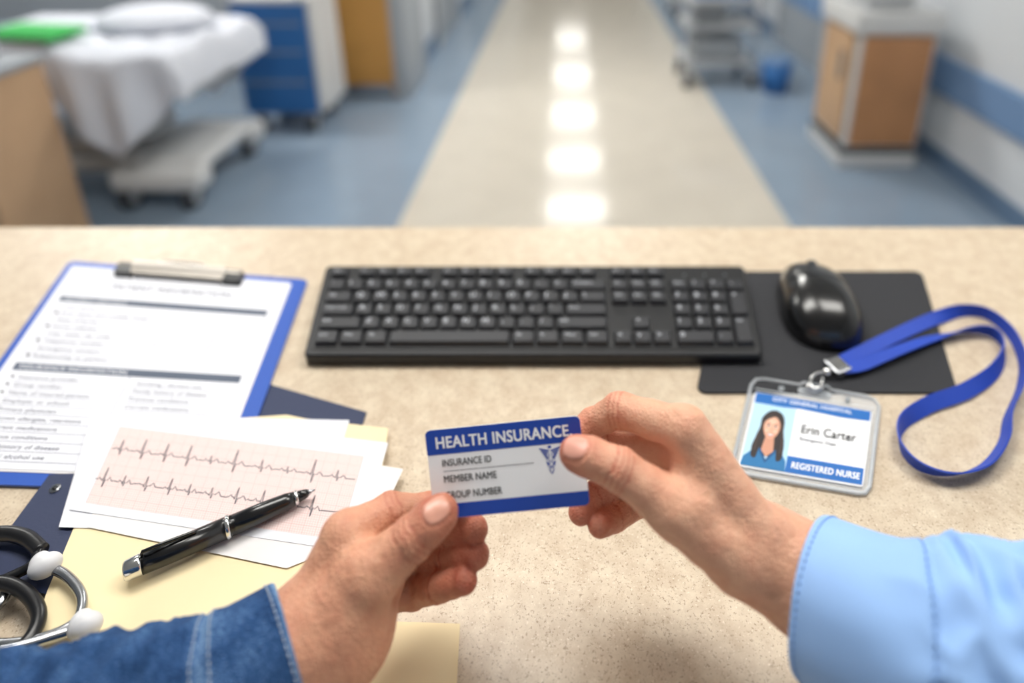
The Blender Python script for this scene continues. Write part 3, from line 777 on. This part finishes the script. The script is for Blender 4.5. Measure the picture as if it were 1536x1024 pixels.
    ribbon([(1262, 542, .006, 0), (1300, 524, .006, .1), (1350, 500, .006, .15), (1400, 478, .006, .3), (1440, 467, .006, .75), (1480, 472, .006, .95), (1515, 500, .006, .9), (1533, 540, .006, .85),
            (1530, 580, .006, .8), (1512, 622, .006, .8), (1506, 660, .006, .7), (1478, 697, .006, .6), (1428, 712, .006, .65), (1378, 700, .006, .8), (1350, 668, .006, .85), (1354, 634, .006, .7), (1392, 607, .006, .45),
            (1448, 586, .006, .4), (1492, 556, .006, .6), (1506, 524, .006, .85), (1488, 500, .006, .95), (1448, 496, .006, .7), (1396, 508, .006, .25), (1340, 528, .009, .1), (1290, 548, .0085, 0), (1262, 552, .0085, 0)], 0.0125, M['lanyard'])
    a = D(1240, 556, .008); bb = D(1272, 544, .008); dr = (bb-a).normalized(); sd = Vector((-dr.y, dr.x, 0))
    R = Matrix((dr, sd, Vector((0, 0, 1)))).transposed()
    mb.rbox((a+bb)/2, (0.017, 0.018, 0.007), M['steel'], 0.0015, 2, R)
    mb.rbox((a+bb)/2+Vector((0, 0, .0036)), (0.013, 0.012, 0.001), M['chrome'], 0.0003, 1, R)
    pts = crom([D(1238, 558, .008), D(1224, 560, .009), D(1216, 570, .009), D(1220, 582, .008), D(1232, 578, .008), D(1234, 566, .008)], 6)
    mb.tube(pts, 0.0014, M['chrome'], 10)
    mb.tube(crom([D(1218, 574, .009), D(1211, 580, .007), D(1222, 588, .004), D(1234, 581, .007)], 6), 0.0012, M['chrome'], 8)
    mb.ball(D(1240, 558, .008), (.004, .004, .004), M['chrome'])
    b2 = mb.build('lanyard_strap')
    group('id_badge', [b1, b2])
badge()

def card():
    mb = MB()
    tl, tr, br, bl = Q(637, 646, .3515), Q(869, 623, .3515), Q(885, 757, .3405), Q(652, 779, .3405)
    p = Panel(mb, tl, tr, br, bl, 86, 54)
    p.slab(p.rr(0, 0, 86, 54, 3.2, 8), -0.0008, 0, M['card_white'])
    def band(y0, y1):
        full = p.rr(0, 0, 86, 54, 3.2, 8)
        if y0 == 0: pts = [q for q in full if q[1] <= 3.3]; pts = sorted([q for q in pts if q[0] < 43], key=lambda q: q[0])+sorted([q for q in pts if q[0] >= 43], key=lambda q: q[0])+[(86, y1), (0, y1)]
        else:
            lo = [q for q in full if q[1] >= 50.7]; pts = [(0, y0), (86, y0)]+sorted(lo, key=lambda q: -q[0])
        p.poly(pts, M['card_blue'], 0.0001)
    band(0, 15.6); band(45.5, 54)
    p.text('HEALTH INSURANCE.', 5.6, 8.2, M['card_white'], h=7.0, w=75, bold=.028)
    p.text('INSURANCE ID', 7.8, 20.8, M['ink_dark'], h=4.2, w=27, bold=.012)
    p.line([(7.8, 26), (58, 26)], .35, M['ink'], .0002)
    p.text('MEMBER NAME', 7.8, 30.6, M['ink_dark'], h=4.2, w=29, bold=.012)
    p.text('GROUP NUMBER', 7.8, 40.2, M['ink_dark'], h=4.2, w=31, bold=.012)
    cx, cy = 67.5, 24
    for s in (-1, 1):
        for k in range(5):
            y = cy-5.2+k*1.45; L = 5.8-k*.8
            p.poly([(cx+s*.5, y+.4), (cx+s*L, y-1.3+k*.1), (cx+s*(L-.3), y-.3+k*.1), (cx+s*.5, y+1.35)], M['card_blue'], .0002)
    p.poly([(cx-2.6, cy+2), (cx+2.6, cy+2), (cx+1.4, cy+7), (cx, cy+10), (cx-1.4, cy+7)], M['card_blue'], .0002)
    p.ell(cx, cy-6.6, 1.0, 1.0, M['card_blue'], .0002, 12)
    for s in (-1, 1):
        p.line([(cx+s*1.6*math.sin(i*.75), cy-4+i*.9) for i in range(14)], .5, M['card_white'], .0003)
    p.line([(cx, cy-6), (cx, cy+9)], .4, M['card_white'], .00025)
    mb.build('insurance_card'); return p
CP = card()

# ================================================================ HANDS
def smin(a, b, k):
    h = np.clip(0.5+0.5*(b-a)/k, 0, 1); return b+(a-b)*h-k*h*(1-h)
def nets(S, org, h):
    nx, ny, nz = S.shape
    cs = [(i, j, k) for k in (0, 1) for j in (0, 1) for i in (0, 1)]
    C = lambda c: S[c[0]:nx-1+c[0], c[1]:ny-1+c[1], c[2]:nz-1+c[2]]
    neg = np.zeros((nx-1, ny-1, nz-1), np.int8)
    for c in cs: neg += (C(c) < 0)
    act = (neg > 0) & (neg < 8)
    idx = -np.ones(act.shape, np.int64); I = np.argwhere(act); idx[act] = np.arange(len(I))
    vals = {c: C(c)[act] for c in cs}
    acc = np.zeros((len(I), 3)); cnt = np.zeros(len(I))
    for a in cs:
        for ax in range(3):
            if a[ax] == 0:
                b = list(a); b[ax] = 1; b = tuple(b); va, vb = vals[a], vals[b]; m = (va < 0) != (vb < 0)
                t = va[m]/(va[m]-vb[m]); pos = np.tile(np.array(a, float), (m.sum(), 1)); pos[:, ax] += t
                acc[m] += pos; cnt[m] += 1
    P = (I+acc/cnt[:, None])*h+org; F = []
    for ax in range(3):
        o = [a for a in range(3) if a != ax]
        sl0 = [slice(1, -1)]*3; sl1 = [slice(1, -1)]*3; sl0[ax] = slice(0, -1); sl1[ax] = slice(1, None)
        s0 = S[tuple(sl0)] < 0; s1 = S[tuple(sl1)] < 0
        for sgn in (0, 1):
            m = (s0 & ~s1) if sgn else (~s0 & s1)
            g = np.argwhere(m)
            if len(g) == 0: continue
            g[:, o[0]] += 1; g[:, o[1]] += 1
            def cell(d0, d1):
                q = g.copy(); q[:, o[0]] += d0; q[:, o[1]] += d1; return idx[q[:, 0], q[:, 1], q[:, 2]]
            q = np.stack([cell(-1, -1), cell(0, -1), cell(0, 0), cell(-1, 0)], 1)
            flip = (sgn == 0) ^ (ax == 1)
            F.append(q[:, ::-1] if flip else q)
    return P, np.concatenate(F)

def make_hand(name, fingers, palm, arm, nails, creases, m, h=0.0010):
    allp = [(p, r) for f in fingers for p, r in f]+[(p, r) for c in palm+arm for p, r in (c[:2], c[2:])]
    lo = np.min([np.array(p)-r-0.006 for p, r in allp], 0); hi = np.max([np.array(p)+r+0.006 for p, r in allp], 0)
    n = np.ceil((hi-lo)/h).astype(int)+1
    ax = [lo[i]+h*np.arange(n[i]) for i in range(3)]
    def cap_into(S, a, ra, b, rb, k, mg=0.014):
        a = np.array(a); b = np.array(b)
        l = np.minimum(a, b)-max(ra, rb)-mg; u = np.maximum(a, b)+max(ra, rb)+mg
        i0 = np.clip(np.floor((l-lo)/h).astype(int), 0, n); i1 = np.clip(np.ceil((u-lo)/h).astype(int)+1, 0, n)
        X, Y, Z = np.meshgrid(ax[0][i0[0]:i1[0]], ax[1][i0[1]:i1[1]], ax[2][i0[2]:i1[2]], indexing='ij', sparse=True)
        d = b-a; L2 = d.dot(d)+1e-12
        t = np.clip(((X-a[0])*d[0]+(Y-a[1])*d[1]+(Z-a[2])*d[2])/L2, 0, 1)
        dd = np.sqrt((X-a[0]-t*d[0])**2+(Y-a[1]-t*d[1])**2+(Z-a[2]-t*d[2])**2)-(ra+(rb-ra)*t)
        sl = tuple(slice(i0[i], i1[i]) for i in range(3))
        S[sl] = smin(S[sl], dd.astype(np.float32), k)
    PS = np.full(n, 1.0, np.float32)
    for a, ra, b, rb in palm: cap_into(PS, a, ra, b, rb, 0.005)
    for a, ra, b, rb in arm: cap_into(PS, a, ra, b, rb, 0.014)
    tot = PS.copy()
    for f in fingers:
        FS = np.full(n, 1.0, np.float32)
        for (a, ra), (b, rb) in zip(f[:-1], f[1:]):
            mid = (a+b)/2; rm = (ra+rb)/2*0.92
            cap_into(FS, a, ra, mid, rm, 0.003); cap_into(FS, mid, rm, b, rb, 0.003)
        w = smin(PS, FS, 0.005); tot = smin(tot, w, 0.0006)
    P, F = nets(tot, lo, h)
    E = np.concatenate([F[:, [0, 1]], F[:, [1, 2]], F[:, [2, 3]], F[:, [3, 0]]])
    for _ in range(2):
        acc = np.zeros_like(P); c = np.zeros(len(P))
        for k in (0, 1):
            for ch in range(3): acc[:, ch] += np.bincount(E[:, k], P[E[:, 1-k], ch], len(P))
            c += np.bincount(E[:, k], minlength=len(P))
        P = P*0.5+0.5*acc/c[:, None]
    nrm = np.zeros_like(P); fn = np.cross(P[F[:, 2]]-P[F[:, 0]], P[F[:, 3]]-P[F[:, 1]])
    for k in range(4):
        for ch in range(3): nrm[:, ch] += np.bincount(F[:, k], fn[:, ch], len(P))
    nrm /= np.linalg.norm(nrm, axis=1)[:, None]+1e-12
    red = np.zeros(len(P)); nail = np.zeros(len(P)); disp = np.zeros(len(P))
    for f in fingers:
        tip = np.array(f[-1][0]); d = np.linalg.norm(P-tip, axis=1); red = np.maximum(red, np.exp(-(d/0.017)**2)*0.7)
        for q, r in f[1:-1]:
            d = np.linalg.norm(P-np.array(q), axis=1); red = np.maximum(red, np.exp(-(d/0.012)**2)*0.35)
    # natural unevenness of flesh
    disp += np.array([0.00050*noise.noise(Vector(q)*95)+0.00022*noise.noise(Vector(q)*260) for q in P.tolist()])
    for c, axd, depth, sig, R in creases:
        c = np.array(c); axd = np.array(axd); axd = axd/np.linalg.norm(axd)
        rel = P-c; s = rel@axd; d = np.linalg.norm(rel, axis=1)
        s = s+0.0006*np.sin(rel[:, 0]*900)+0.0004*np.sin(rel[:, 2]*1500)
        g = np.exp(-(s/sig)**2)*(d < R)*np.clip((R-d)/(0.25*R), 0, 1)
        disp -= depth*g; red = np.maximum(red, 0.7*g)
    for c, axd, nn, lx, wy in nails:
        c = np.array(c); a = np.array(axd); a /= np.linalg.norm(a); nn = np.array(nn); nn = nn-a*nn.dot(a); nn /= np.linalg.norm(nn); sd = np.cross(a, nn)
        rel = P-c; x = rel@a; y = rel@sd; z = rel@nn
        q = (np.abs(x/lx)**2.6+np.abs(y/wy)**2.6)**(1/2.6)
        ok = z > 0.001
        mk = np.clip((1.0-q)/0.10, 0, 1)*ok; nail = np.maximum(nail, mk)
        disp += 0.00025*mk - 0.0006*np.exp(-((q-1.08)/0.09)**2)*ok*(x < lx*0.7)
        red = np.maximum(red, 0.6*np.exp(-((q-1.1)/0.12)**2)*ok)
    P = P+nrm*disp[:, None]
    ctr = (P.min(0)+P.max(0))/2
    me = bpy.data.meshes.new(name); me.from_pydata((P-ctr).tolist(), [], F.tolist())
    me.polygons.foreach_set('use_smooth', [True]*len(F))
    for nm, arr in (('red', red), ('nail', nail)):
        at = me.attributes.new(nm, 'FLOAT', 'POINT'); at.data.foreach_set('value', arr.astype(np.float32))
    me.materials.append(m); me.update()
    o = bpy.data.objects.new(name, me); o.location = ctr; scene.collection.objects.link(o)
    return o

def sleeve(name, pts, mat_, stitches, thread, seed, wrinkle=1.0, hem=0.035, thick=0.0025):
    C = crom([p for p, r in pts], 24); Rr = crom([Vector((r, 0, 0)) for p, r in pts], 24)
    n = len(C); s = [0.0]
    for i in range(1, n): s.append(s[-1]+(C[i]-C[i-1]).length)
    T = [(C[min(i+1, n-1)]-C[max(i-1, 0)]).normalized() for i in range(n)]
    N = []; ref = Vector((0, 0, 1)); cur = (ref-T[0]*ref.dot(T[0])).normalized()
    for i in range(n): cur = (cur-T[i]*cur.dot(T[i])).normalized(); N.append(cur.copy())
    seg = 120
    def at(sv):
        sv = max(0, min(sv, s[-1]-1e-6)); i = 0
        while i < n-2 and s[i+1] < sv: i += 1
        t = (sv-s[i])/(s[i+1]-s[i]); return C[i].lerp(C[i+1], t), T[i].lerp(T[i+1], t).normalized(), N[i].lerp(N[i+1], t).normalized(), Rr[i].x*(1-t)+Rr[i+1].x*t
    def point(sv, a, off=0.0):
        c, t, nn, r = at(sv); b = t.cross(nn)
        dirv = nn*math.cos(a)+b*math.sin(a)
        grow = min(1.0, max(0.0, (sv-hem*0.6)/0.04))
        q = Vector((math.cos(a)*1.3, math.sin(a)*1.3, sv*26+seed))
        q2 = Vector((math.cos(a)*2.2+sv*22, math.sin(a)*2.2, sv*70+seed))
        w = 0.0080*noise.noise(q)+(0.0062)*(1-2*abs(noise.noise(q2)))*1.0
        w = w*grow*wrinkle+0.0020*noise.noise(Vector((math.cos(a)*1.5, math.sin(a)*1.5, seed+sv*6)))*wrinkle
        if sv < hem: w += 0.0012
        w += -0.0012*math.exp(-((sv-hem)/0.0022)**2)
        return c+dirv*(r+w+off)
    rings = []
    for sv, off in [(0.045, -thick), (0.03, -thick), (0.015, -thick), (0.004, -thick), (0.0008, -thick*0.9), (-0.0, -thick*0.5), (0.0004, -thick*0.15), (0.0016, 0.0)]: rings.append((max(sv, 0), off))
    sv = 0.004
    while sv < s[-1]: rings.append((sv, 0.0)); sv += 0.0022
    mb = MB(); vs = []; fs = []; wear = []
    for sv, off in rings:
        for k in range(seg):
            vs.append(point(sv, 2*math.pi*k/seg, off))
            wr = 0.30*math.exp(-(sv/0.002)**2)+0.18*math.exp(-((sv-hem)/0.003)**2)
            wear.append(wr)
    for i in range(len(rings)-1):
        for k in range(seg): k2 = (k+1) % seg; fs.append((i*seg+k, i*seg+k2, (i+1)*seg+k2, (i+1)*seg+k))
    mb.add(vs, fs, mat_, True)
    for so in stitches:
        c, t, nn, r = at(so); m_ = int(2*math.pi*r/0.0032)
        for k in range(m_):
            a0 = 2*math.pi*k/m_; a1 = 2*math.pi*(k+0.62)/m_
            mb.tube([point(so, a0, 0.0001), point(so, (a0+a1)/2, 0.0004), point(so, a1, 0.0001)], 0.00042, thread, 5)
    o = mb.build(name)
    a = o.data.attributes.new('wear', 'FLOAT', 'POINT'); arr = np.zeros(len(o.data.vertices), np.float32); arr[:len(wear)] = wear
    a.data.foreach_set('value', arr)
    return o

mm = 0.001
idx = [(Q(1030, 644, .338), 11.0*mm), (Q(930, 615, .358), 9.4*mm), (Q(888, 634, .366), 8.0*mm), (Q(862, 656, .362), 7.0*mm)]
mid = [(Q(1015, 678, .350), 11.0*mm), (Q(918, 660, .374), 9.0*mm), (Q(878, 690, .376), 8.0*mm), (Q(860, 712, .368), 7.2*mm)]
rng = [(Q(1010, 712, .362), 10.5*mm), (Q(935, 715, .382), 8.8*mm), (Q(892, 745, .374), 8.0*mm), (Q(871, 767, .364), 7.0*mm)]
pky = [(Q(1020, 748, .370), 9.5*mm), (Q(958, 752, .380), 8.0*mm), (Q(922, 776, .370), 7.2*mm), (Q(899, 788, .360), 6.6*mm)]
thb = [(Q(1008, 760, .324), 13.0*mm), (Q(928, 703, .3265), 10.2*mm), (Q(884, 685, .329), 9.6*mm), (Q(862, 679, .3325), 8.4*mm)]
wr = Q(1180, 850, .328)
palm = [(Q(1130, 796, .325), 14*mm, idx[0][0], 11.8*mm), (Q(1135, 806, .335), 14*mm, mid[0][0], 11.5*mm), (Q(1140, 820, .345), 13*mm, rng[0][0], 11*mm), (Q(1140, 835, .350), 12*mm, pky[0][0], 10.5*mm),
        (Q(1110, 832, .322), 17*mm, thb[0][0], 13.5*mm), (Q(1080, 800, .335), 17*mm, Q(1030, 740, .350), 12*mm), (Q(1045, 756, .325), 12*mm, Q(1035, 690, .337), 9*mm)]
arm = [(Q(1120, 818, .332), 18*mm, wr, 21*mm), (wr, 21*mm, Q(1250, 900, .315), 23*mm), (Q(1250, 900, .315), 23*mm, Q(1330, 945, .302), 24*mm)]
tA = thb[3][0]-thb[1][0]; nN = (CAM-thb[3][0]).normalized()+Vector((-0.1, 0.15, 0.6))
nails = [(thb[3][0]-tA.normalized()*0.0006, tA, nN, 6.6*mm, 5.8*mm)]
def cr(f, i, offs=(0,), depth=0.45*mm, sig=0.8*mm, R=0.0125):
    a = f[i+1][0]-f[i-1][0]; a.normalize(); return [(f[i][0]+a*o, a, depth, sig, R) for o in offs]
creases = cr(thb, 1, (-.004, -.001, .002, .005), 0.5*mm, 0.7*mm, .0135)+cr(idx, 1, (-.003, 0, .003), .5*mm)+cr(mid, 1, (-.002, .002), .4*mm)+cr(rng, 2, (0,))+cr(pky, 2, (0,))
h1 = make_hand('nurse_hand', [idx, mid, rng, pky, thb], palm, arm, nails, creases, M['skinR'])
s1 = sleeve('shirt_sleeve', [(Q(1218, 892, .320), .0350), (Q(1325, 942, .300), .0370), (Q(1440, 980, .289), .040), (Q(1570, 1000, .280), .044), (Q(1800, 1040, .27), .050), (Q(2150, 1080, .26), .056)], M['shirt'], [0.004, 0.046], M['shirt_thread'], 3.0, 1.0, hem=0.048)
group('nurse_arm', [h1, s1])

idx = [(Q(518, 806, .335), 12.0*mm), (Q(585, 768, .352), 9.8*mm), (Q(640, 765, .360), 8.6*mm), (Q(684, 752, .3575), 7.6*mm)]
mid = [(Q(540, 828, .348), 12*mm), (Q(622, 797, .374), 9.4*mm), (Q(674, 795, .366), 8.2*mm), (Q(713, 794, .353), 7.2*mm)]
rng = [(Q(550, 858, .356), 11.5*mm), (Q(625, 838, .374), 9.2*mm), (Q(676, 834, .362), 8.2*mm), (Q(715, 832, .349), 7.2*mm)]
pky = [(Q(560, 892, .356), 10.5*mm), (Q(622, 886, .364), 8.6*mm), (Q(660, 880, .353), 7.6*mm), (Q(697, 870, .343), 6.8*mm)]
thb = [(Q(556, 862, .320), 14.2*mm), (Q(620, 806, .3245), 10.8*mm), (Q(648, 781, .327), 10.1*mm), (Q(663, 768, .3295), 8.6*mm)]
wr = Q(508, 950, .322)
palm = [(Q(480, 900, .325), 16*mm, idx[0][0], 12.5*mm), (Q(495, 910, .335), 15*mm, mid[0][0], 12*mm), (Q(515, 920, .342), 14*mm, rng[0][0], 12*mm), (Q(530, 935, .342), 14*mm, pky[0][0], 11.5*mm),
        (Q(505, 915, .318), 18*mm, thb[0][0], 14.5*mm), (Q(540, 900, .335), 17*mm, Q(570, 868, .345), 13*mm), (Q(535, 860, .322), 12*mm, Q(530, 825, .332), 10*mm)]
arm = [(Q(505, 920, .328), 18*mm, wr, 23*mm), (wr, 23*mm, Q(440, 985, .314), 24*mm), (Q(440, 985, .314), 24*mm, Q(350, 1040, .302), 25*mm)]
tA = thb[3][0]-thb[1][0]; nN = (CAM-thb[3][0]).normalized()+Vector((-0.1, 0.1, 0.6))
nails = [(thb[3][0]-tA.normalized()*0.0001, tA, nN, 6.4*mm, 6.0*mm)]
creases = cr(thb, 1, (-.004, -.001, .002, .005), 0.5*mm, 0.7*mm, .014)+cr(mid, 2, (0,), .6*mm)+cr(rng, 2, (0,), .6*mm)+cr(pky, 2, (0,), .6*mm)+cr(idx, 1, (-.003, 0, .003), .4*mm)
h2 = make_hand('patient_hand', [idx, mid, rng, pky, thb], palm, arm, nails, creases, M['skinL'])
s2 = sleeve('denim_sleeve', [(Q(440, 982, .315), .0325), (Q(335, 1050, .298), .0350), (Q(200, 1103, .288), .038), (Q(0, 1168, .278), .041), (Q(-300, 1240, .264), .045), (Q(-600, 1290, .254), .048)], M['denim'], [0.0035, 0.030, 0.0365], M['thread'], 11.0, 0.75, hem=0.0335, thick=0.003)
group('patient_arm', [h2, s2])

# ================================================================ CAMERA
cam = bpy.data.cameras.new('camera'); co = bpy.data.objects.new('camera', cam); scene.collection.objects.link(co)
co.location = CAM; co.rotation_euler = (math.pi/2-TH, 0, 0)
cam.sensor_width = 36; cam.lens = FP/1536*36; cam.shift_x = (768-PU)/1536; cam.shift_y = -(512-PV)/1536
cam.clip_start = 0.01
cam.dof.use_dof = True; cam.dof.focus_distance = 0.400; cam.dof.aperture_fstop = 2.1
scene.camera = co
